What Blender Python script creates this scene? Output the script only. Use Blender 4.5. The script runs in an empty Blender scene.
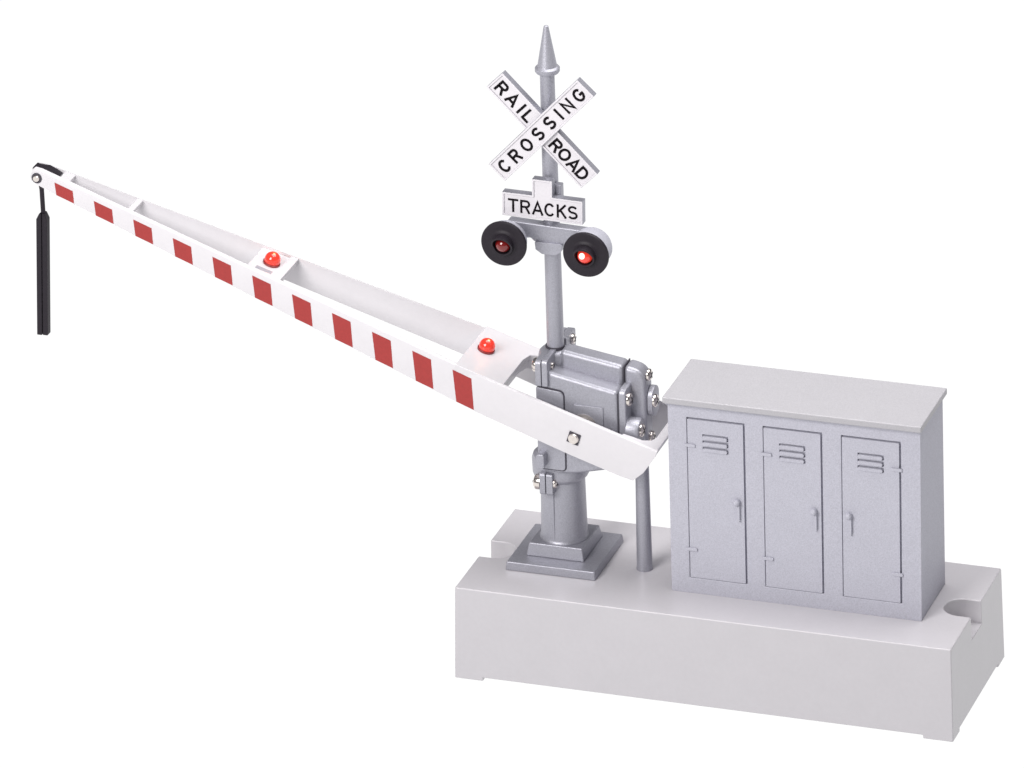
import bpy, bmesh, math, random
from mathutils import Vector, Matrix, Euler
random.seed(4)
S = bpy.context.scene
# ------------------------------------------------------------------ camera
MC = [[0.9457481, 0.3234446, -0.030726], [0.1103603, -0.4087538, -0.9059476], [-0.3055833, 0.8534072, -0.4222735]]
cam = bpy.data.cameras.new("camera"); co = bpy.data.objects.new("camera", cam); S.collection.objects.link(co)
r, d, f = [Vector(x) for x in MC]
m = Matrix((r, -d, -f)).transposed().to_4x4(); m.translation = Vector((60.963, -165.0661, 88.0086))
co.matrix_world = m
cam.sensor_width = 36; cam.lens = 254.197; cam.clip_start = 1; cam.clip_end = 2000
S.camera = co
S.view_settings.view_transform = 'Standard'; S.view_settings.look = 'None'
S.view_settings.exposure = 0; S.view_settings.gamma = 1
# ------------------------------------------------------------------ studio light
w = bpy.data.worlds.new("World"); S.world = w; w.use_nodes = True
w.node_tree.nodes['Background'].inputs[0].default_value = (0.93, 0.93, 1.0, 1)
w.node_tree.nodes['Background'].inputs[1].default_value = 0.14

def area(name, loc, target, size, power, col=(1, 1, 1), sy=None):
    l = bpy.data.lights.new(name, 'AREA'); l.shape = 'RECTANGLE'; l.size = size; l.size_y = sy or size
    l.energy = power; l.color = col
    o = bpy.data.objects.new(name, l); S.collection.objects.link(o)
    o.location = loc; o.rotation_euler = (Vector(target) - Vector(loc)).to_track_quat('-Z', 'Y').to_euler()
    return o
area('softbox_key', (-18, -58, 48), (5, 2, 3), 34, 53000, (1, 0.985, 0.97))
area('softbox_top', (14, 10, 60), (7, 2, 3), 46, 42000, (1, 0.99, 0.98))

# ------------------------------------------------------------------ materials
def mat(name, col, rough=.45, metal=0., noise=0.0, nscale=40, bump=0.0, bscale=60, emis=None, estr=0, spec=.5, coat=0, trans=0):
    mt = bpy.data.materials.new(name); mt.use_nodes = True
    nt = mt.node_tree; b = nt.nodes['Principled BSDF']
    b.inputs['Base Color'].default_value = (*col, 1); b.inputs['Roughness'].default_value = rough
    b.inputs['Metallic'].default_value = metal; b.inputs['Specular IOR Level'].default_value = spec
    b.inputs['Coat Weight'].default_value = coat; b.inputs['Transmission Weight'].default_value = trans
    tc = nt.nodes.new('ShaderNodeTexCoord')
    if noise:
        n = nt.nodes.new('ShaderNodeTexNoise'); n.inputs['Scale'].default_value = nscale; n.inputs['Detail'].default_value = 3
        nt.links.new(tc.outputs['Object'], n.inputs['Vector'])
        mr = nt.nodes.new('ShaderNodeMapRange'); mr.inputs['From Min'].default_value = .3; mr.inputs['From Max'].default_value = .7
        mr.inputs['To Min'].default_value = 1 - noise; mr.inputs['To Max'].default_value = 1 + noise
        nt.links.new(n.outputs['Fac'], mr.inputs['Value'])
        # a second, broad unevenness in the paint
        n2 = nt.nodes.new('ShaderNodeTexNoise'); n2.inputs['Scale'].default_value = 1.1; n2.inputs['Detail'].default_value = 2
        nt.links.new(tc.outputs['Object'], n2.inputs['Vector'])
        mr2 = nt.nodes.new('ShaderNodeMapRange'); mr2.inputs['From Min'].default_value = .3; mr2.inputs['From Max'].default_value = .7
        mr2.inputs['To Min'].default_value = .988; mr2.inputs['To Max'].default_value = 1.012
        nt.links.new(n2.outputs['Fac'], mr2.inputs['Value'])
        mu = nt.nodes.new('ShaderNodeMath'); mu.operation = 'MULTIPLY'
        nt.links.new(mr.outputs[0], mu.inputs[0]); nt.links.new(mr2.outputs[0], mu.inputs[1])
        v = nt.nodes.new('ShaderNodeVectorMath'); v.operation = 'SCALE'; v.inputs[0].default_value = col
        nt.links.new(mu.outputs[0], v.inputs['Scale']); nt.links.new(v.outputs[0], b.inputs['Base Color'])
    if bump:
        n = nt.nodes.new('ShaderNodeTexNoise'); n.inputs['Scale'].default_value = bscale; n.inputs['Detail'].default_value = 2
        nt.links.new(tc.outputs['Object'], n.inputs['Vector'])
        bp = nt.nodes.new('ShaderNodeBump'); bp.inputs['Strength'].default_value = bump; bp.inputs['Distance'].default_value = .02
        nt.links.new(n.outputs['Fac'], bp.inputs['Height']); nt.links.new(bp.outputs[0], b.inputs['Normal'])
    if emis:
        b.inputs['Emission Color'].default_value = (*emis, 1); b.inputs['Emission Strength'].default_value = estr
    return mt
SILVER = mat('silver_paint', (.385, .383, .432), .44, .52, .12, 34, .30, 30)
CABIN = mat('cabinet_silver_paint', (.48, .476, .54), .55, .06, .11, 34, .35, 30, spec=.15)
ROOFM = mat('roof_silver_paint', (.43, .42, .445), .5, .05, .08, 34, .25, 22)
BASEM = mat('grey_base_plastic', (.53, .512, .54), .28, 0, .012, 8, .05, 30, spec=.55)
WHITE = mat('white_paint', (.665, .645, .672), .38, 0, .012, 6, .04, 20)
SIGNW = mat('sign_white', (.68, .655, .69), .45, 0, .02, 14, .05, 30)
RIM = mat('sign_rim_paint', (.52, .50, .54), .45, .1, .05, 24, .15, 26)
RED = mat('red_stripe_paint', (.35, .028, .026), .42, 0, .05, 12, .05, 20)
BLACK = mat('black_plastic', (.018, .014, .020), .5, 0, .1, 12, .1, 20, spec=.25)
INK = mat('black_ink', (.006, .004, .006), .7, spec=.1)
STEEL = mat('nickel_screw', (.78, .72, .68), .18, 1, .05, 20)
DARK = mat('dark_gap', (.05, .045, .06), .7)
LENS = mat('red_lens_lit', (.55, .03, .02), .12, 0, .05, 8, emis=(1, .06, .025), estr=.40, coat=.6)
LENSD = mat('red_lens_dim', (.16, .008, .008), .1, 0, .05, 8, emis=(1, .03, .02), estr=.02, coat=.6)
GLOW = mat('lamp_filament_glow', (1, .8, .7), .3, emis=(1, .72, .6), estr=1.4)

# ------------------------------------------------------------------ helpers
def tag(o, label, cat, group=None):
    o['label'] = label; o['category'] = cat
    if group: o['group'] = group
    return o
def thing(name, loc, label, cat):
    o = bpy.data.objects.new(name, None); o.empty_display_size = .5; S.collection.objects.link(o); o.location = loc
    return tag(o, label, cat)
def obj(name, bm, ms, parent=None, bev=0, seg=3, smooth=False, label=None, recalc=True):
    if recalc: bmesh.ops.recalc_face_normals(bm, faces=bm.faces)
    me = bpy.data.meshes.new(name); bm.to_mesh(me); bm.free()
    if not isinstance(ms, (list, tuple)): ms = [ms]
    for x in ms: me.materials.append(x)
    o = bpy.data.objects.new(name, me); S.collection.objects.link(o)
    if parent:
        o.parent = parent
        base = Vector(parent.location)
        p = parent.parent
        while p: base += Vector(p.location); p = p.parent
        for v in me.vertices: v.co -= base
    if smooth:
        for p in me.polygons: p.use_smooth = True
        if bev == 0: me.set_sharp_from_angle(angle=math.radians(38))
    if bev:
        for p in me.polygons: p.use_smooth = True
        b = o.modifiers.new('bevel', 'BEVEL'); b.width = bev; b.segments = seg; b.limit_method = 'ANGLE'
        b.angle_limit = math.radians(33); b.harden_normals = True
    if label: o['label'] = label
    return o
def BM(): return bmesh.new()
def box(bm, x0, x1, y0, y1, z0, z1, mi=0, M=None):
    vs = [bm.verts.new((x, y, z)) for z in (z0, z1) for y in (y0, y1) for x in (x0, x1)]
    for q in ((0,1,3,2),(4,5,7,6),(0,1,5,4),(2,3,7,6),(0,2,6,4),(1,3,7,5)):
        fc = bm.faces.new([vs[i] for i in q]); fc.material_index = mi
    if M: 
        for v in vs: v.co = M @ v.co
    return vs
def prism(bm, pts, a, b, axis='y', mi=0, M=None):
    """pts 2D outline extruded from a to b along an axis"""
    def P(p, t):
        return {'y': (p[0], t, p[1]), 'z': (p[0], p[1], t), 'x': (t, p[0], p[1])}[axis]
    A = [bm.verts.new(P(p, a)) for p in pts]; B = [bm.verts.new(P(p, b)) for p in pts]
    n = len(pts)
    fs = [bm.faces.new(A), bm.faces.new(B[::-1])]
    for i in range(n): fs.append(bm.faces.new((A[i], A[(i+1) % n], B[(i+1) % n], B[i])))
    for x in fs: x.material_index = mi
    if M:
        for v in A + B: v.co = M @ v.co
    return A + B
def lathe(bm, prof, c, ax=(0,0,1), n=40, mi=0, cap=True):
    """prof [(r,t)] revolved round the axis ax through c"""
    ax = Vector(ax).normalized(); q = ax.to_track_quat('Z', 'Y'); c = Vector(c)
    rings = []
    for r_, t in prof:
        rings.append([bm.verts.new(c + q @ Vector((r_*math.cos(2*math.pi*i/n), r_*math.sin(2*math.pi*i/n), t))) for i in range(n)])
    for A, B in zip(rings, rings[1:]):
        for i in range(n):
            bm.faces.new((A[i], A[(i+1) % n], B[(i+1) % n], B[i])).material_index = mi
    if cap:
        bm.faces.new(rings[0][::-1]).material_index = mi; bm.faces.new(rings[-1]).material_index = mi
def rrect(x0, x1, z0, z1, r, n=4):
    out = []
    for cx, cz, a0 in ((x1-r, z1-r, 0), (x0+r, z1-r, 90), (x0+r, z0+r, 180), (x1-r, z0+r, 270)):
        for k in range(n+1):
            a = math.radians(a0 + 90*k/n); out.append((cx + r*math.cos(a), cz + r*math.sin(a)))
    return out
def rpoly(pts, rs, n=4):
    """polygon with rounded corners; rs radius per corner"""
    out = []; N = len(pts)
    for i, p in enumerate(pts):
        r_ = rs[i] if isinstance(rs, (list, tuple)) else rs
        p = Vector(p); a = (Vector(pts[i-1]) - p).normalized(); b = (Vector(pts[(i+1) % N]) - p).normalized()
        if r_ <= 0: out.append(tuple(p)); continue
        ang = a.angle(b); dd = r_/math.tan(ang/2); c = p + (a+b).normalized()*(r_/math.sin(ang/2))
        s = p + a*dd - c; e = p + b*dd - c
        t = s.angle_signed(e)
        for k in range(n+1):
            th = -t*k/n
            out.append((c.x + s.x*math.cos(th) - s.y*math.sin(th), c.y + s.x*math.sin(th) + s.y*math.cos(th)))
    return out
def panel(bm, x0, x1, z0, z1, y, pockets, depth, mi=0):
    """front sheet facing -y with rectangular pockets sunk into it"""
    xs = sorted({x0, x1, *[p[0] for p in pockets], *[p[1] for p in pockets]})
    zs = sorted({z0, z1, *[p[2] for p in pockets], *[p[3] for p in pockets]})
    for i in range(len(xs)-1):
        for j in range(len(zs)-1):
            cx = (xs[i]+xs[i+1])/2; cz = (zs[j]+zs[j+1])/2
            if any(p[0] < cx < p[1] and p[2] < cz < p[3] for p in pockets): continue
            f_ = bm.faces.new([bm.verts.new(v) for v in ((xs[i],y,zs[j]),(xs[i+1],y,zs[j]),(xs[i+1],y,zs[j+1]),(xs[i],y,zs[j+1]))]); f_.material_index = mi
    for a, b, c, d_ in pockets:
        Y = y + depth
        F = [(a,y,c),(b,y,c),(b,y,d_),(a,y,d_)]; G = [(p[0],Y,p[2]) for p in F]
        bm.faces.new([bm.verts.new(v) for v in G]).material_index = mi
        for k in range(4):
            bm.faces.new([bm.verts.new(v) for v in (F[k],F[(k+1)%4],G[(k+1)%4],G[k])]).material_index = mi
def screw(parent, c, ax, r_=.14, rot=.4, name='screw', lift=0):
    c = Vector(c) + Vector(ax)*lift
    bm = BM(); lathe(bm, [(r_, -lift), (r_, r_*.22), (r_*.93, r_*.38), (r_*.7, r_*.52), (r_*.4, r_*.58), (.001, r_*.6)], c, ax, 20)
    q = Vector(ax).normalized().to_track_quat('Z', 'Y')
    for k in (0, 1):
        Mx = Matrix.Translation(c) @ (q @ Euler((0, 0, rot + k*math.pi/2)).to_quaternion()).to_matrix().to_4x4()
        box(bm, -r_*.62, r_*.62, -r_*.14, r_*.14, r_*.4, r_*.60, 1, Mx)
    return obj(name, bm, [STEEL, DARK], parent, smooth=True)
def arc(cx, cy, rx, ry, a0, a1, n=10):
    return [(cx + rx*math.cos(math.radians(a0+(a1-a0)*k/n)), cy + ry*math.sin(math.radians(a0+(a1-a0)*k/n))) for k in range(n+1)]
def glyph(ch, w, h, t):
    """centre lines of a plain sans capital in a w x h box centred on 0,0; t = stroke width"""
    X = w/2-t/2; Y = h/2-t/2; H = h/2; Wd = w/2
    if ch == 'I': return [[(0,-H),(0,H)]]
    if ch == 'L': return [[(-X,H),(-X,-Y),(Wd,-Y)]]
    if ch == 'T': return [[(-Wd,Y),(Wd,Y)],[(0,-H),(0,Y)]]
    if ch == 'O': return [arc(0,0,X,Y,90,450,28)]
    if ch == 'C': return [arc(0,0,X,Y,38,322,22)]
    if ch == 'G': return [arc(0,0,X,Y,40,335,22) + [(X,-.02*h)], [(X+t/2,-.02*h),(.05*w,-.02*h)]]
    if ch == 'D': return [[(-X,0),(-X,Y)] + arc(X-Y*.85,0,Y*.85,Y,90,-90,14) + [(-X,-Y),(-X,0)]]
    if ch == 'R': return [[(-X,-H),(-X,Y)] + arc(X-Y*.48,Y*.49,Y*.48,Y*.51,90,-90,10) + [(-X,-.02*h)], [(X*.15,-.02*h),(X+t*.1,-H)]]
    if ch == 'A': return [[(-X,-H),(0,H-t*.3),(X,-H)], [(-X*.62,-.18*h),(X*.62,-.18*h)]]
    if ch == 'N': return [[(-X,-H),(-X,H-t*.35),(X,-H+t*.35),(X,H)]]
    if ch == 'K': return [[(-X,-H),(-X,H)], [(X,H),(-X,-.10*h)], [(-X*.35,.08*h),(X+t*.15,-H)]]
    if ch == 'S': return [arc(0,Y*.5,X*.95,Y*.5,28,270,14)[:-1] + arc(0,-Y*.5,X,Y*.5,90,-152,14)]
def stroke(bm, pts, t, z0, z1, M):
    """a flat ribbon of even width along pts with mitred bends, raised from z0 to z1"""
    P = [Vector(p) for p in pts]; n = len(P); closed = (P[0]-P[-1]).length < 1e-5
    if closed: P = P[:-1]; n -= 1
    L = []; R = []
    for i in range(n):
        a = P[i-1] if (i or closed) else None; b = P[(i+1) % n] if (i < n-1 or closed) else None
        d0 = (P[i]-a).normalized() if a is not None else (b-P[i]).normalized()
        d1 = (b-P[i]).normalized() if b is not None else d0
        n0 = Vector((-d0.y, d0.x)); n1 = Vector((-d1.y, d1.x)); m = (n0+n1)
        m = m.normalized() if m.length > 1e-4 else n0
        k = min(1/max(m.dot(n0), .3), 2.2)
        L.append(P[i] + m*k*t/2); R.append(P[i] - m*k*t/2)
    V = [[bm.verts.new(M @ Vector((q.x, q.y, z))) for q in side] for side, z in ((L,z1),(R,z1),(L,z0),(R,z0))]
    for i in range(n if closed else n-1):
        j = (i+1) % n
        for A, B in ((0,1),(1,3),(3,2),(2,0)): bm.faces.new((V[A][i], V[A][j], V[B][j], V[B][i]))
    if not closed:
        for i in (0, n-1): bm.faces.new((V[0][i], V[1][i], V[3][i], V[2][i]))
def lettering(letters, M, parent, h=.38, t=.070, d=.010):
    """letters [(character, centre along, centre up, width)] on the plane of M (x along, y up, z out)"""
    bm = BM()
    for ch, cx, cy, w_ in letters:
        for q, st in enumerate(glyph(ch, w_, h, t)): stroke(bm, st, t, 0, d + .0012*q, M @ Matrix.Translation((cx, cy, 0)))
    return obj('lettering', bm, INK, parent)

# ------------------------------------------------------------------ the setting: an added ground, glowing to stand for the blank white backdrop
ZG = -2.745
bm = BM(); v = [bm.verts.new(p) for p in ((-400,-400,ZG),(400,-400,ZG),(400,700,ZG),(-400,700,ZG))]; bm.faces.new(v)
gm = bpy.data.materials.new('added_glowing_white'); gm.use_nodes = True
nt = gm.node_tree; b = nt.nodes['Principled BSDF']; b.inputs['Base Color'].default_value = (.02,.02,.02,1); b.inputs['Roughness'].default_value = 1
b.inputs['Specular IOR Level'].default_value = 0
b.inputs['Emission Color'].default_value = (1,1,1,1); b.inputs['Emission Strength'].default_value = 1.02
g = obj('ground', bm, gm); g['kind'] = 'structure'

# ------------------------------------------------------------------ base block
W_ = 5.06; ZN = -.68; ZB = -2.64
def dr(z): return -z*.026
BLABEL = 'long pale grey plastic base block with half-round notches in both ends'
def outline(z, notch):
    e = dr(z); pts = [(-e, -e), (14+e, -e)]
    if notch:
        pts += [(14+e, 2.0)] + [(13.62 + .5*math.cos(a), 2.5 + .5*math.sin(a)) for a in [math.radians(-90 - 180*k/20) for k in range(21)]] + [(14+e, 3.0)]
    pts += [(14+e, W_+e), (-e, W_+e)]
    if notch:
        pts += [(-e, 3.0)] + [(.38 + .5*math.cos(a), 2.5 + .5*math.sin(a)) for a in [math.radians(90 - 180*k/20) for k in range(21)]] + [(-e, 2.0)]
    return pts
bm = BM()
A = [bm.verts.new((x, y, 0)) for x, y in outline(0, True)]; B = [bm.verts.new((x, y, ZN)) for x, y in outline(ZN, True)]
bm.faces.new(A)
n = len(A)
for i in range(n): bm.faces.new((A[i], A[(i+1) % n], B[(i+1) % n], B[i]))
# lower block, open on top except for the two notch floors, stepped underneath into four low feet
def ring(z):
    e = dr(z); return (-e, -e), (14+e, -e), (14+e, W_+e), (-e, W_+e)
e = dr(ZB); ZF = ZG + .004
XS = [-e, .75, 13.22, 14+e]; YS = [-e, .6, W_-.6, W_+e]
def face(*ps): bm.faces.new([bm.verts.new(p) for p in ps])
t_ = [(x, y, ZN) for x, y in ring(ZN)]
face(t_[0], t_[1], (XS[3],YS[0],ZF), (XS[2],YS[0],ZF), (XS[2],YS[0],ZB), (XS[1],YS[0],ZB), (XS[1],YS[0],ZF), (XS[0],YS[0],ZF))
face(t_[2], t_[3], (XS[0],YS[3],ZF), (XS[1],YS[3],ZF), (XS[1],YS[3],ZB), (XS[2],YS[3],ZB), (XS[2],YS[3],ZF), (XS[3],YS[3],ZF))
face(t_[1], t_[2], (XS[3],YS[3],ZF), (XS[3],YS[2],ZF), (XS[3],YS[2],ZB), (XS[3],YS[1],ZB), (XS[3],YS[1],ZF), (XS[3],YS[0],ZF))
face(t_[3], t_[0], (XS[0],YS[0],ZF), (XS[0],YS[1],ZF), (XS[0],YS[1],ZB), (XS[0],YS[2],ZB), (XS[0],YS[2],ZF), (XS[0],YS[3],ZF))
for i in range(3):
    for j in range(3):
        z = ZF if (i != 1 and j != 1) else ZB
        face((XS[i],YS[j],z), (XS[i+1],YS[j],z), (XS[i+1],YS[j+1],z), (XS[i],YS[j+1],z))
        if z == ZF:
            x = XS[1] if i == 0 else XS[2]; y = YS[1] if j == 0 else YS[2]
            face((x,YS[j],ZF), (x,YS[j+1],ZF), (x,YS[j+1],ZB), (x,YS[j],ZB)); face((XS[i],y,ZF), (XS[i+1],y,ZF), (XS[i+1],y,ZB), (XS[i],y,ZB))
bmesh.ops.remove_doubles(bm, verts=bm.verts, dist=.0005)
e = dr(ZN)
for x0, x1 in ((-e+.004, 1.0), (13.0, 14+e-.004)):
    face((x0,1.9,ZN-.001), (x1,1.9,ZN-.001), (x1,3.1,ZN-.001), (x0,3.1,ZN-.001))
tag(obj('base_block', bm, BASEM, bev=.035, seg=3), BLABEL, 'display base')

# ------------------------------------------------------------------ equipment cabinet
CX0, CX1, CY0, CY1, CH = 5.76, 12.79, 1.40, 3.60, 5.68
cab = thing('equipment_cabinet', ((CX0+CX1)/2, 2.5, 0), 'silver three-door trackside equipment cabinet with flat overhanging roof on the pale base', 'cabinet')
doors = [(6.28, 7.91, 0), (8.42, 10.07, 0), (10.60, 12.25, 1)]
bm = BM()
panel(bm, CX0, CX1, 0.002, CH, CY0, [(a, b, .46, 5.26) for a, b, _ in doors], .10)
for q in (((CX1,CY0,0.002),(CX1,CY1+.14,0.002),(CX1,CY1,CH),(CX1,CY0,CH)), ((CX0,CY0,0.002),(CX0,CY1+.14,0.002),(CX0,CY1,CH),(CX0,CY0,CH)),
          ((CX0,CY1+.14,0.002),(CX1,CY1+.14,0.002),(CX1,CY1,CH),(CX0,CY1,CH)), ((CX0,CY0,CH),(CX1,CY0,CH),(CX1,CY1,CH),(CX0,CY1,CH)), ((CX0,CY0,0.002),(CX1,CY0,0.002),(CX1,CY1+.14,0.002),(CX0,CY1+.14,0.002))):
    bm.faces.new([bm.verts.new(p) for p in q])
bmesh.ops.remove_doubles(bm, verts=bm.verts, dist=.0005)
obj('body', bm, CABIN, cab, bev=.02, seg=2)
bm = BM(); box(bm, CX0-.09, CX1+.08, CY0-.20, CY1+.16, CH+.001, CH+.185); obj('roof', bm, ROOFM, cab, bev=.03)
bm = BM(); box(bm, CX0-.05, CX1+.04, CY0-.06, CY0-.001, CH-.09, CH-.001); obj('cornice', bm, CABIN, cab, bev=.015)
for a, b, right_hinge in doors:
    x0, x1, z0, z1 = a+.018, b-.05, .478, 5.21
    bm = BM()
    vx = (a+b)/2-.37
    slots = [(vx, vx+.72, 4.66-.185*k, 4.80-.185*k) for k in range(3)]
    panel(bm, x0, x1, z0, z1, CY0+.004, slots, .06)
    for p, q in (((x0,z0),(x1,z0)),((x1,z0),(x1,z1)),((x1,z1),(x0,z1)),((x0,z1),(x0,z0))):
        bm.faces.new([bm.verts.new(v) for v in ((p[0],CY0+.004,p[1]),(q[0],CY0+.004,q[1]),(q[0],CY0+.10,q[1]),(p[0],CY0+.10,p[1]))])
    bmesh.ops.remove_doubles(bm, verts=bm.verts, dist=.0005)
    dobj = obj('door', bm, CABIN, cab, bev=.012, seg=2)
    for s in slots:
        bm = BM(); prism(bm, rrect(s[0]+.005, s[1]-.03, s[2]+.004, s[3]-.032, .045), CY0-.04, CY0+.06, 'y')
        obj('louver', bm, CABIN, dobj, bev=.012, seg=2)
    hx = b-.24 if not right_hinge else a+.20
    bm = BM(); lathe(bm, [(.001,-.17),(.05,-.16),(.08,-.13),(.095,-.09),(.09,-.03),(.08,0.01)], (hx, CY0, 2.92), (0,1,0), 20)
    prism(bm, rrect(hx-.005, hx+.075, 2.36, 2.92, .03), CY0-.075, CY0+.002, 'y')
    obj('handle', bm, CABIN, dobj, smooth=True)
    for hz in (4.44, 1.33):
        h0 = b-.27 if right_hinge else a-.07
        bm = BM(); prism(bm, rrect(h0, h0+.31, hz-.045, hz+.045, .03), CY0-.045, CY0+.003, 'y')
        obj('hinge', bm, CABIN, dobj, bev=.01, seg=2)

# ------------------------------------------------------------------ crossing signal
PX, PY = 2.21, 2.64
sig = thing('crossing_signal', (PX, PY, 0), 'silver mast with crossbuck boards, tracks sign and two round black lamps', 'crossing signal')
def frustum(bm, x0, x1, y0, y1, z0, z1, t):
    a = [bm.verts.new(p) for p in ((x0,y0,z0),(x1,y0,z0),(x1,y1,z0),(x0,y1,z0))]
    b = [bm.verts.new(p) for p in ((x0+t,y0+t,z1),(x1-t,y0+t,z1),(x1-t,y1-t,z1),(x0+t,y1-t,z1))]
    bm.faces.new(a[::-1]); bm.faces.new(b)
    for i in range(4): bm.faces.new((a[i], a[(i+1)%4], b[(i+1)%4], b[i]))
bm = BM(); frustum(bm, .99, 3.58, 1.37, 3.89, .002, .25, .03); obj('foot_plate', bm, SILVER, sig, bev=.03)
bm = BM(); frustum(bm, 1.42, 3.08, 1.90, 3.58, .2505, .62, .07); obj('foot_step', bm, SILVER, sig, bev=.03)
bm = BM(); lathe(bm, [(.68,.621),(.68,.65),(.645,.69),(.64,.73),(.605,2.62)], (PX+.07, PY+.04, 0), n=64)
box(bm, PX-.01, PX+.005, PY-.607, PY-.5, .74, 2.50)
obj('column', bm, SILVER, sig, smooth=True)
bm = BM(); lathe(bm, [(.60,2.45),(.68,2.52),(.72,2.60),(.73,2.95),(.70,3.02)], (PX+.1, PY, 0), n=64); obj('collar', bm, SILVER, sig, smooth=True)

# housing of the gate mechanism --------------------------------------------------
mech = bpy.data.objects.new('tmp', None)
# wide lower body: outline in x-z, pitched top, wedge bottom
bm = BM()
prism(bm, [(2.0,2.98),(2.5,2.95),(3.0,3.0),(3.9,3.22),(4.24,3.34),(4.24,5.58),(2.28,5.96),(2.0,5.96)], 1.71, 3.58, 'y')
obj('housing', bm, SILVER, sig, bev=.11, seg=5)
# ridge on top
bm = BM()
prism(bm, [(2.45,5.6),(4.24,5.3),(4.24,6.12),(2.45,6.40)], 2.24, 2.86, 'y')
obj('housing_ridge', bm, SILVER, sig, bev=.13, seg=5)
# end cap with rounded corner
bm = BM()
prism(bm, rpoly([(4.26,3.5),(4.86,3.68),(4.86,6.0),(4.26,6.135)][::-1], [0,.42,.2,0][::1], 6), 2.24, 2.88, 'y')
obj('end_cap', bm, SILVER, sig, bev=.13, seg=5)
# bolted flanges on the cap (front and back)
for y0, y1 in ((1.72, 2.6), (2.7, 3.56)):
    bm = BM(); prism(bm, rpoly([(y0,3.6),(y1,3.6),(y1,5.66),(y0,5.66)][::-1], [.16,.16,0,0], 5), 4.26, 4.46, 'x')
    obj('flange', bm, SILVER, sig, bev=.04)
screw(sig, (4.46, 1.97, 5.30), (1,0,0), .19)
screw(sig, (4.86, 2.52, 5.84), (1,0,0), .17)
screw(sig, (4.46, 3.3, 5.3), (1,0,0), .19)
bm = BM(); lathe(bm, [(.34,0),(.34,.28),(.31,.34),(.2,.345)], (4.46, 1.98, 4.42), (1,0,0), 40); obj('boss', bm, SILVER, sig, smooth=True)
screw(sig, (4.78, 1.98, 4.42), (1,0,0), .19)
bm = BM(); prism(bm, rpoly([(2.35,4.6),(2.95,4.6),(2.95,5.46),(2.35,5.46)][::-1], [.28,.28,.28,.28], 6), 4.86, 5.02, 'x'); obj('lug', bm, SILVER, sig, bev=.03)
screw(sig, (5.02, 2.5, 5.10), (1,0,0), .18, .2)
screw(sig, (4.86, 2.62, 3.93), (1,0,0), .18, .2)
# mast socket: round shell plus two layered flange plates with a split line
bm = BM(); lathe(bm, [(.40,3.0),(.42,3.9),(.45,4.4),(.45,6.10),(.42,6.20),(.36,6.26),(.26,6.28)], (PX-.03, PY, 0), n=56); obj('mast_socket', bm, SILVER, sig, smooth=True)
for x0, x1, z1 in ((1.95, 2.115, 6.31), (2.135, 2.30, 6.34)):
    bm = BM(); prism(bm, rpoly([(1.60,5.55),(2.9,5.55),(2.9,z1),(1.60,z1)][::-1], [.12,.02,.02,.05], 5), x0, x1, 'x')
    obj('flange', bm, SILVER, sig, bev=.03)
for x0, x1, z1 in ((2.02, 2.20, 6.44), (2.22, 2.42, 6.46)):
    bm = BM(); prism(bm, rpoly([(2.9,5.60),(3.70,5.60),(3.70,z1),(2.9,z1)][::-1], [.02,.12,.05,.02], 5), x0, x1, 'x')
    obj('flange', bm, SILVER, sig, bev=.03)
screw(sig, (2.30, 2.02, 6.02), (1,0,0), .10)
screw(sig, (2.42, 3.40, 6.22), (1,0,0), .15)
screw(sig, (1.95, 1.92, 6.05), (-1,0,0), .20, lift=.05)
# lower clamp ears
for x0, x1 in ((1.90, 2.07), (2.09, 2.28)):
    bm = BM(); prism(bm, rpoly([(1.80,2.20),(2.5,2.20),(2.5,2.84),(1.80,2.84)][::-1], [.08,.02,.02,.08], 4), x0, x1, 'x')
    obj('clamp_ear', bm, SILVER, sig, bev=.03)
screw(sig, (1.90, 2.0, 2.50), (-1,0,0), .22, lift=.08)
screw(sig, (2.28, 1.98, 2.52), (1,0,0), .15)
bm = BM(); lathe(bm, [(.50,2.25),(.62,2.40),(.69,2.60),(.70,3.0),(.66,3.12),(.5,3.18)], (PX-.06, PY+.02, 0), n=48); obj('collar', bm, SILVER, sig, smooth=True)
bm = BM(); prism(bm, rpoly([(1.98,3.2),(2.2,3.2),(2.2,3.62),(1.98,3.62)][::-1], .05, 3), 1.38, 1.72, 'y')
obj('latch', bm, SILVER, sig, bev=.03)
# left access cover, set in with a dark joint, and raised outline panel
bm = BM(); prism(bm, rpoly([(1.97,3.05),(2.74,3.05),(2.74,5.46),(1.97,5.54)][::-1], [0,.16,.12,0], 5), 1.694, 1.72, 'y'); obj('joint', bm, DARK, sig)
bm = BM(); prism(bm, rpoly([(1.94,3.08),(2.71,3.08),(2.71,5.42),(1.94,5.50)][::-1], [0,.14,.10,0], 5), 1.665, 1.71, 'y'); obj('access_cover', bm, SILVER, sig, bev=.015)
bm = BM(); box(bm, 3.0, 3.83, 1.675, 1.71, 3.6, 5.10); obj('cover_panel', bm, SILVER, sig, bev=.012)
bm = BM(); box(bm, 4.236, 4.264, 1.735, 3.55, 3.4, 5.54); box(bm, 4.236, 4.264, 2.27, 2.82, 5.5, 6.12); obj('joint', bm, DARK, sig)
# pivot axle
bm = BM(); lathe(bm, [(.38,0),(.38,.05),(.30,.06),(.30,.10)], (3.28, 1.70, 4.47), (0,-1,0), 36); obj('washer', bm, mat('dull_steel', (.45,.42,.41), .5, .8), sig, smooth=True)
bm = BM(); lathe(bm, [(.12,0),(.12,2.9)], (3.11, 1.24, 4.29), (0,1,0), 24); obj('pivot_axle', bm, STEEL, sig, smooth=True)
# slim support tube beside the column
bm = BM(); lathe(bm, [(.225,.002),(.225,.03),(.215,.1),(.18,4.0)], (4.64, 2.46, 0), n=32); obj('support_tube', bm, SILVER, sig, smooth=True)

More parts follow.
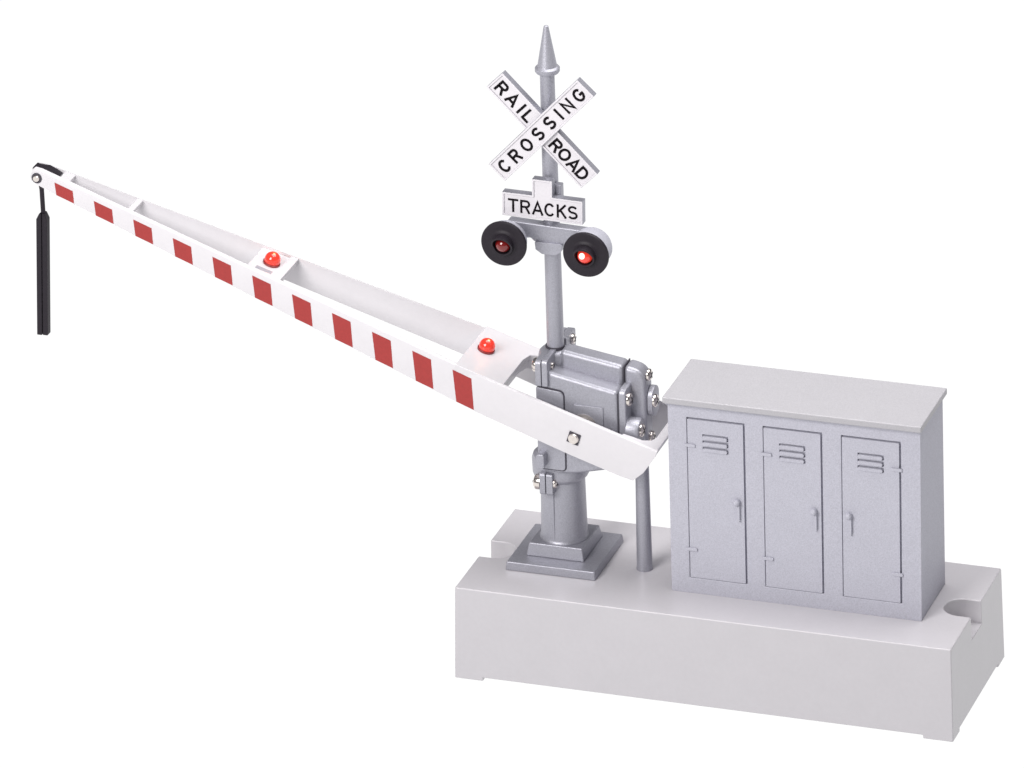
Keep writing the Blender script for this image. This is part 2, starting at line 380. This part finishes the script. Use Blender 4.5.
# mast -----------------------------------------------------------------------------
bm = BM(); lathe(bm, [(.265,6.25),(.265,6.36)], (PX-.02, PY, 0), n=40); obj('joint', bm, DARK, sig, smooth=True)
bm = BM(); lathe(bm, [(.235,6.28),(.225,9.2),(.21,12),(.195,14.5)], (PX-.01, PY, 0), n=40); obj('mast', bm, SILVER, sig, smooth=True)
bm = BM(); lathe(bm, [(.20,14.30),(.30,14.33),(.335,14.38),(.335,14.47),(.30,14.51),(.27,14.52),(.258,14.56),(.075,15.6),(.06,15.66),(.02,15.68)], (PX, PY, 0), n=40)
obj('finial', bm, SILVER, sig, smooth=True)

# crossbuck boards -----------------------------------------------------------------
def board(c, ang, L, Wd, yf, txts, t=.24):
    """c = (x,z) centre of the front face at depth yf; rim raised round a sunk white panel"""
    ex = Vector((math.cos(ang), 0, math.sin(ang))); ey = Vector((-math.sin(ang), 0, math.cos(ang))); ez = Vector((0,-1,0))
    M = Matrix((ex, ey, ez)).transposed().to_4x4(); M.translation = (c[0], yf, c[1])
    hl, hw = L/2, Wd/2; rim = .055; dp = .035
    bm = BM()
    o = [(-hl,-hw),(hl,-hw),(hl,hw),(-hl,hw)]; i_ = [(x*(hl-rim)/hl, y*(hw-rim)/hw) for x, y in o]
    Fo = [bm.verts.new((x,y,0)) for x,y in o]; Fi = [bm.verts.new((x,y,0)) for x,y in i_]; Bi = [bm.verts.new((x,y,-dp)) for x,y in i_]
    Bo = [bm.verts.new((x,y,-t)) for x,y in o]
    for k in range(4):
        j = (k+1)%4
        bm.faces.new((Fo[k],Fo[j],Fi[j],Fi[k])).material_index = 0
        bm.faces.new((Fi[k],Fi[j],Bi[j],Bi[k])).material_index = 1
        bm.faces.new((Bo[k],Bo[j],Fo[j],Fo[k])).material_index = 2
    bm.faces.new(Bi).material_index = 0; bm.faces.new(Bo[::-1]).material_index = 2
    for v_ in bm.verts: v_.co = M @ v_.co
    b = obj('crossbuck_board', bm, [SIGNW, RIM, SILVER], sig, bev=.012, seg=2)
    for word in txts: lettering(word, M @ Matrix.Translation((0,0,-dp)), b)
    return b
board((2.165,12.83), math.radians(-45.6), 3.70, .66, 2.165,
      [[('R',-1.555,-.01,.30),('A',-1.135,-.01,.35),('I',-.80,-.01,.1),('L',-.53,-.01,.24)],
       [('R',.55,-.01,.29),('O',.885,-.01,.34),('A',1.245,-.01,.34),('D',1.575,-.01,.30)]])
board((2.165,12.86), math.radians(46.5), 3.75, .63, 2.09,
      [[('C',-1.57,-.01,.30),('R',-1.115,-.01,.29),('O',-.63,-.01,.33),('S',-.145,-.01,.29),('S',.343,-.01,.29),('I',.73,-.01,.1),('N',1.10,-.01,.30),('G',1.565,-.01,.32)]])
bm = BM(); box(bm, 1.98, 2.44, 2.36, 2.60, 12.45, 13.3); obj('board_bracket', bm, SILVER, sig, bev=.03)

# tracks sign ------------------------------------------------------------------------
a = math.radians(-1.0)
ex = Vector((math.cos(a), 0, math.sin(a))); ey = Vector((-math.sin(a), 0, math.cos(a)))
M = Matrix((ex, ey, Vector((0,-1,0)))).transposed().to_4x4(); M.translation = (2.13, 2.10, 10.60)
T = [(-1.135,-.34),(1.135,-.34),(1.135,.34),(.285,.34),(.285,.82),(-.285,.82),(-.285,.34),(-1.135,.34)]
rm = .055
Ti = [(x - math.copysign(rm, x), y + (rm if k < 2 else -rm)) for k, (x, y) in enumerate(T)]
bm = BM()
Fo = [bm.verts.new((x,y,0)) for x,y in T]; Fi = [bm.verts.new((x,y,0)) for x,y in Ti]; Bi = [bm.verts.new((x,y,-.035)) for x,y in Ti]; Bo = [bm.verts.new((x,y,-.26)) for x,y in T]
for k in range(8):
    j = (k+1)%8
    bm.faces.new((Fo[k],Fo[j],Fi[j],Fi[k])).material_index = 0
    bm.faces.new((Fi[k],Fi[j],Bi[j],Bi[k])).material_index = 1
    bm.faces.new((Bo[k],Bo[j],Fo[j],Fo[k])).material_index = 2
bm.faces.new(Bi).material_index = 0; bm.faces.new(Bo[::-1]).material_index = 2
for v_ in bm.verts: v_.co = M @ v_.co
tb = obj('tracks_sign', bm, [SIGNW, RIM, SILVER], sig, bev=.012, seg=2)
lettering([('T',-.83,-.03,.29),('R',-.49,-.03,.28),('A',-.14,-.03,.33),('C',.20,-.03,.30),('K',.54,-.03,.28),('S',.85,-.03,.28)], M @ Matrix.Translation((0,0,-.035)), tb, h=.385, t=.058)
bm = BM(); box(bm, 2.0, 2.58, 2.37, 2.62, 10.5, 11.2); obj('sign_bracket', bm, SILVER, sig, bev=.03)

# lamp crossarm and lamps ---------------------------------------------------------------
bm = BM()
prism(bm, [(1.05,10.05),(3.40,9.97),(3.40,9.75),(2.95,9.60),(2.78,9.50),(1.80,9.50),(1.70,9.60),(1.45,9.56),(1.05,9.75)][::-1], 2.30, 2.62, 'y')
obj('crossarm', bm, SILVER, sig, bev=.04)
bm = BM(); prism(bm, rpoly([(1.84,9.54),(2.62,9.54),(2.58,9.32),(2.42,9.20),(2.04,9.20),(1.86,9.32)], .03, 3), 2.22, 2.9, 'y')
obj('crossarm_hub', bm, SILVER, sig, bev=.04)
bm = BM(); box(bm, 2.70, 2.86, 2.3, 2.6, 9.38, 9.52); obj('crossarm_nub', bm, SILVER, sig, bev=.03)
def lamp2(x, z, lit):
    dp = .76 if lit else .42
    yf = 1.5; c = Vector((x, yf, z)); bm = BM()
    prof = [(.19,-.03),(.27,-.02),(.29,.08),(.33,.08),(.37,.04),(.43,.025),(.57,.04),(.625,.03),(.64,0),(.64,-.05),(.61,-.08),(.19,-.08)]
    lathe(bm, prof, c, (0,-1,0), 64, cap=False)
    disc = obj('signal_lamp', bm, BLACK, sig, smooth=True, label=('lit' if lit else 'dark') + ' red signal lamp in a round black target')
    bm = BM(); lathe(bm, [(.55,-.081),(.55,-dp*.8),(.51,-dp*.92),(.40,-dp),(.001,-dp-.01)], c, (0,-1,0), 56); obj('lamp_housing', bm, CABIN, disc, smooth=True)
    # visor: tube cut so that the top reaches farther forward
    bm = BM(); n = 36; rings = []
    for ro in (.30, .25):
        A = []; B = []
        for k in range(n):
            t = 2*math.pi*k/n; ln = .09 + .20*max(0, math.sin(t)*.75+.25)
            A.append(bm.verts.new((x+ro*math.cos(t), yf-.04, z+ro*math.sin(t)))); B.append(bm.verts.new((x+ro*math.cos(t), yf-.05-ln, z+ro*math.sin(t))))
        rings.append((A, B))
    (A,B),(Cc,D) = rings
    for k in range(n):
        j = (k+1)%n
        bm.faces.new((A[k],A[j],B[j],B[k])); bm.faces.new((Cc[k],D[k],D[j],Cc[j])); bm.faces.new((B[k],B[j],D[j],D[k]))
    obj('visor', bm, BLACK, disc, smooth=True)
    bm = BM(); R0 = .21
    lathe(bm, [(R0*math.cos(t), R0*math.sin(t)) for t in [math.radians(-20+110*k/8) for k in range(9)]], (x, yf-.04, z), (0,-1,0), 32)
    obj('lens', bm, LENS if lit else LENSD, disc, smooth=True)
    if lit:
        bm = BM(); bmesh.ops.create_uvsphere(bm, u_segments=16, v_segments=10, radius=.085, matrix=Matrix.Translation((x-.03, yf-.215, z+.05)))
        obj('bulb', bm, GLOW, disc, smooth=True)
lamp2(1.22, 9.72, False)
lamp2(3.53, 9.66, True)

# ------------------------------------------------------------------ gate arm
ph = math.radians(18.2); PIV = Vector((3.11, 1.3, 4.29)); UU = Vector((-math.cos(ph), 0, math.sin(ph))); VV = Vector((math.sin(ph), 0, math.cos(ph)))
arm = thing('gate_arm', (3.11, 2.64, 4.29), 'long white crossing gate arm with red bands and two small red lamps', 'gate arm')
def AP(s, h, y):
    p = PIV + UU*s + VV*h; return Vector((p.x, y, p.z))
SB = 2.75; SLP = .0789; ST = 16.86; SE = -2.27; YC = 2.64
def off(s): return 1.34 - max(0, s-SB)*SLP          # half width at s
def top(s): return .62 - max(0, s-3)*.0062
def bot(s): return -.53 if s < 0 else (-.53 + s/3*.085 if s < 3 else -.445 + (s-3)*.0362)
def rail(sign):
    """web with an inward top flange, swept along s"""
    bm = BM(); secs = []
    ss = [-2.27,-2.1,-1.9,-1.5,-1,0,1,2,2.75,3.5,5,7,9,11,13,15,16.2,16.6,16.8,16.86]
    for s in ss:
        o = off(s); tp = top(s); bt = bot(s)
        if s <= -1.9: bt = {-1.9:-.50,-2.1:-.15,-2.27:.44}[s]
        fl = (.11 if sign > 0 else .075)
        if s > 16.5:
            tp = {16.6:.535,16.8:.50,16.86:.42}[s]; bt = {16.6:.05,16.8:.10,16.86:.20}[s]
        th = .07; R = min(.06, (tp-bt)*.3)
        prof = [(o, bt), (o, tp-R), (o-R*.3, tp-R*.3), (o-R, tp), (o-fl, tp), (o-fl, tp-.08), (o-th, tp-.08), (o-th, bt)]
        if tp-bt < .2: prof = [(o, bt), (o, tp-R), (o-R*.3, tp-R*.3), (o-R, tp), (o-fl, tp), (o-fl, tp-.03), (o-th, tp-.03), (o-th, bt)]
        secs.append([bm.verts.new(AP(s, h, YC - sign*y)) for y, h in prof])
    for A, B in zip(secs, secs[1:]):
        n = len(A)
        for i in range(n): bm.faces.new((A[i], A[(i+1)%n], B[(i+1)%n], B[i]))
    bm.faces.new(secs[0]); bm.faces.new(secs[-1][::-1])
    # red bands: thin raised paint on the outer face
    s_tl = [3.76 + 1.2375*k for k in range(11)]
    for k, s in enumerate(s_tl):
        w_ = .575; sk = .37 - .022*k
        t_h = .43 - .0058*(s-3.76); b_h = bot(s-.6) + .012
        def pt(s_, h, e): return AP(s_, h, YC - sign*(off(s_)+e))
        c4 = [(s, t_h), (s-w_, t_h), (s-w_-sk*.9, b_h), (s-sk, b_h)]
        F_ = [bm.verts.new(pt(a_, h_, .006)) for a_, h_ in c4]; G_ = [bm.verts.new(pt(a_, h_, .0005)) for a_, h_ in c4]
        bm.faces.new(F_).material_index = 1
        for i in range(4): bm.faces.new((F_[i], F_[(i+1)%4], G_[(i+1)%4], G_[i])).material_index = 1
    return obj('side_rail', bm, [WHITE, RED], arm, smooth=True)
rail(1); rail(-1)
def slab(s0, s1, y0, y1, h0, h1, name, m=WHITE, bev=.02, par=None):
    bm = BM(); vs = [bm.verts.new(AP(s, h, y)) for h in (h0, h1) for y in (y0, y1) for s in (s0, s1)]
    for q in ((0,1,3,2),(4,5,7,6),(0,1,5,4),(2,3,7,6),(0,2,6,4),(1,3,7,5)): bm.faces.new([vs[i] for i in q])
    return obj(name, bm, m, par or arm, bev=bev)
# light plate near the pivot, with the right edge folded and curving back into the far rail
bm = BM()
ol = [(3.73,1.34),(3.73,3.94),(-.2,3.94),(.2,3.72),(1.5,3.70),(1.95,3.62),(2.22,3.40),(2.30,3.0),(2.30,1.34)]
A = [bm.verts.new(AP(s, .634, y)) for s, y in ol]; B = [bm.verts.new(AP(s, .45, y)) for s, y in ol]; n = len(A)
bm.faces.new(A); bm.faces.new(B[::-1])
for i in range(n): bm.faces.new((A[i],A[(i+1)%n],B[(i+1)%n],B[i]))
lpl = obj('lamp_plate', bm, WHITE, arm, bev=.02)
bm = BM()
path = [(1.5,3.70),(1.95,3.62),(2.22,3.40),(2.30,3.0),(2.30,1.36)]
inn = [(1.52,3.77),(2.0,3.69),(2.29,3.44),(2.37,3.0),(2.37,1.36)]
V = [[bm.verts.new(AP(s, h, y)) for s, y in q] for q, h in ((path,.449),(inn,.449),(path,.20),(inn,.20))]
for k in range(4):
    for A_, B_ in ((0,1),(1,3),(3,2),(2,0)): bm.faces.new((V[A_][k], V[A_][k+1], V[B_][k+1], V[B_][k]))
for k in (0, 4): bm.faces.new((V[0][k], V[1][k], V[3][k], V[2][k]))
obj('folded_lip', bm, WHITE, lpl)
# tail cross piece
bm = BM()
ol = [(-2.27,1.34),(-2.27,3.94),(-2.02,3.94),(-2.02,2.0),(-1.95,1.75),(-1.75,1.58),(-1.4,1.54),(-1.2,1.50),(-1.2,1.34)]
A = [bm.verts.new(AP(s, .626, y)) for s, y in ol]; B = [bm.verts.new(AP(s, .46, y)) for s, y in ol]; n = len(A)
bm.faces.new(A); bm.faces.new(B[::-1])
for i in range(n): bm.faces.new((A[i],A[(i+1)%n],B[(i+1)%n],B[i]))
obj('tail_bar', bm, WHITE, arm, bev=.03)
# outer lamp bracket, small braces
def yin(s, side): return YC - side*(off(s)-.07)
bm = BM()
for (s0, s1, sd0, sd1, h0, h1) in ((9.18, 9.40, 1, -1, .33, .56), (9.40, 10.22, 1, -1, .40, .50)):
    vs = [bm.verts.new(AP(s, h, yin(s, sd))) for h in (h0, h1) for sd in (sd0, sd1) for s in (s0, s1)]
    for q in ((0,1,3,2),(4,5,7,6),(0,1,5,4),(2,3,7,6),(0,2,6,4),(1,3,7,5)): bm.faces.new([vs[i] for i in q])
br = obj('lamp_bracket', bm, WHITE, arm, bev=.015)
slab(9.52, 10.0, 2.14, 2.30, .499, .5035, 'slot', mat('slot_grey', (.33,.33,.38), .6), 0, br)
for s, w_ in ((13.76, .17), (15.75, .30)):
    bm = BM(); vs = [bm.verts.new(AP(a_, h, yin(a_, sd))) for h in (top(s)-.16, top(s)-.012) for sd in (1, -1) for a_ in (s, s+w_)]
    for q in ((0,1,3,2),(4,5,7,6),(0,1,5,4),(2,3,7,6),(0,2,6,4),(1,3,7,5)): bm.faces.new([vs[i] for i in q])
    obj('brace', bm, WHITE, arm, bev=.015)
def arm_lamp(s, h, y, r_):
    c = AP(s, h, y)
    bm = BM(); lathe(bm, [(r_*1.08, 0), (r_*1.08, .05), (r_*.9, .07)], c, VV, 32)
    b = obj('lamp', bm, mat('lamp_ring_red', (.25,.02,.02), .3), arm, smooth=True, label='small lit red bulb on the gate arm')
    bm = BM(); bmesh.ops.create_uvsphere(bm, u_segments=32, v_segments=20, radius=r_, matrix=Matrix.Translation(c + VV*r_*.55))
    obj('bulb', bm, LENS, b, smooth=True)
    l = bpy.data.lights.new('bulb_light', 'POINT'); l.energy = 3.4; l.color = (1, .34, .12); l.shadow_soft_size = .06
    lo = bpy.data.objects.new('bulb_light', l); S.collection.objects.link(lo); lo.location = c + VV*(r_*1.9)
arm_lamp(3.31, .634, 2.72, .225)
arm_lamp(9.72, .50, 2.70, .225)
# pivot bolt through a square washer on the near rail
a_ = ph
def bolt(s, h, side, r_, sq, m1, m2):
    bm = BM(); y = YC - side*off(s)
    if sq:
        for q in (1,):
            vs = [AP(s+ds, h+dh, y - side*t) for t in (.001, .03) for ds, dh in ((-sq,-sq),(sq,-sq),(sq,sq),(-sq,sq))]
            vs = [bm.verts.new(v) for v in vs]
            for f_ in ((0,1,2,3),(4,5,6,7),(0,1,5,4),(1,2,6,5),(2,3,7,6),(3,0,4,7)): bm.faces.new([vs[i] for i in f_]).material_index = 1
    lathe(bm, [(r_, .02), (r_, .07), (r_*.85, .10), (.001, .10)], AP(s, h, y), (0, -side, 0), 24)
    return obj('pivot_bolt', bm, [m1, m2], arm, smooth=True)
bolt(0, 0, 1, .15, .165, STEEL, DARK)
bolt(16.66, .25, 1, .095, 0, STEEL, DARK)
lp = AP(16.66, .25, YC-off(16.62))
bm = BM(); lathe(bm, [(.15,.001),(.15,.03),(.11,.03)], lp, (0,-1,0), 24); obj('bolt_ring', bm, DARK, arm, smooth=True)

# ------------------------------------------------------------------ rod hanging from the tip of the arm
hp = AP(16.62, .26, YC)
rod = thing('hanging_rod', tuple(hp), 'black two-part rod hanging straight down from the tip of the gate arm', 'rod')
hx = -12.625
bm = BM()
# clevis eye: disc with an ear reaching back along the arm
E_ = [(math.cos(t)*.40, math.sin(t)*.40) for t in [math.radians(k*15) for k in range(24)]]
prism(bm, [(hp.x + x*.62, hp.z + y*.62) for x, y in E_], YC-.17, YC-.08)
prism(bm, [(hp.x + x*.62, hp.z + y*.62) for x, y in E_], YC+.08, YC+.17)
ear = [AP(s, h, 0) for s, h in ((16.88,.46),(16.9,.38),(16.15,.38),(16.1,.47),(16.3,.52),(16.5,.545),(16.7,.50))]
prism(bm, [(p.x, p.z) for p in ear], YC-.12, YC+.20)
obj('clevis', bm, BLACK, rod, bev=.02)
bm = BM(); lathe(bm, [(.085, 9.45), (.065, 9.28), (.065, 8.60)], (hx, YC, 0), n=20); obj('wire', bm, BLACK, rod, smooth=True)
bm = BM()
for xa, xb in ((-.158, -.006), (.006, .158)):     # two flat bars lying side by side
    lo = abs(xa) > abs(xb); out = []
    o = [(xa, 4.90), (xb, 4.90), (xb, 8.60), (xa, 8.60)]
    o = o[:3] + ([(xa*.45 if lo else xb*.0+.006, 8.60)] if lo else []) + ([(xa, 8.42)] if lo else [(xa, 8.60)])
    if not lo: o = [(xa, 4.90), (xb, 4.90), (xb, 8.42), (xb*.45, 8.60), (xa, 8.60)]
    yy = -.13 if lo else -.115
    prism(bm, [(hx + x - (8.7-z)*.055, z) for x, z in o], YC+yy, YC-yy, 'y')
obj('weight', bm, BLACK, rod, bev=.02)
S.render.engine = 'CYCLES'
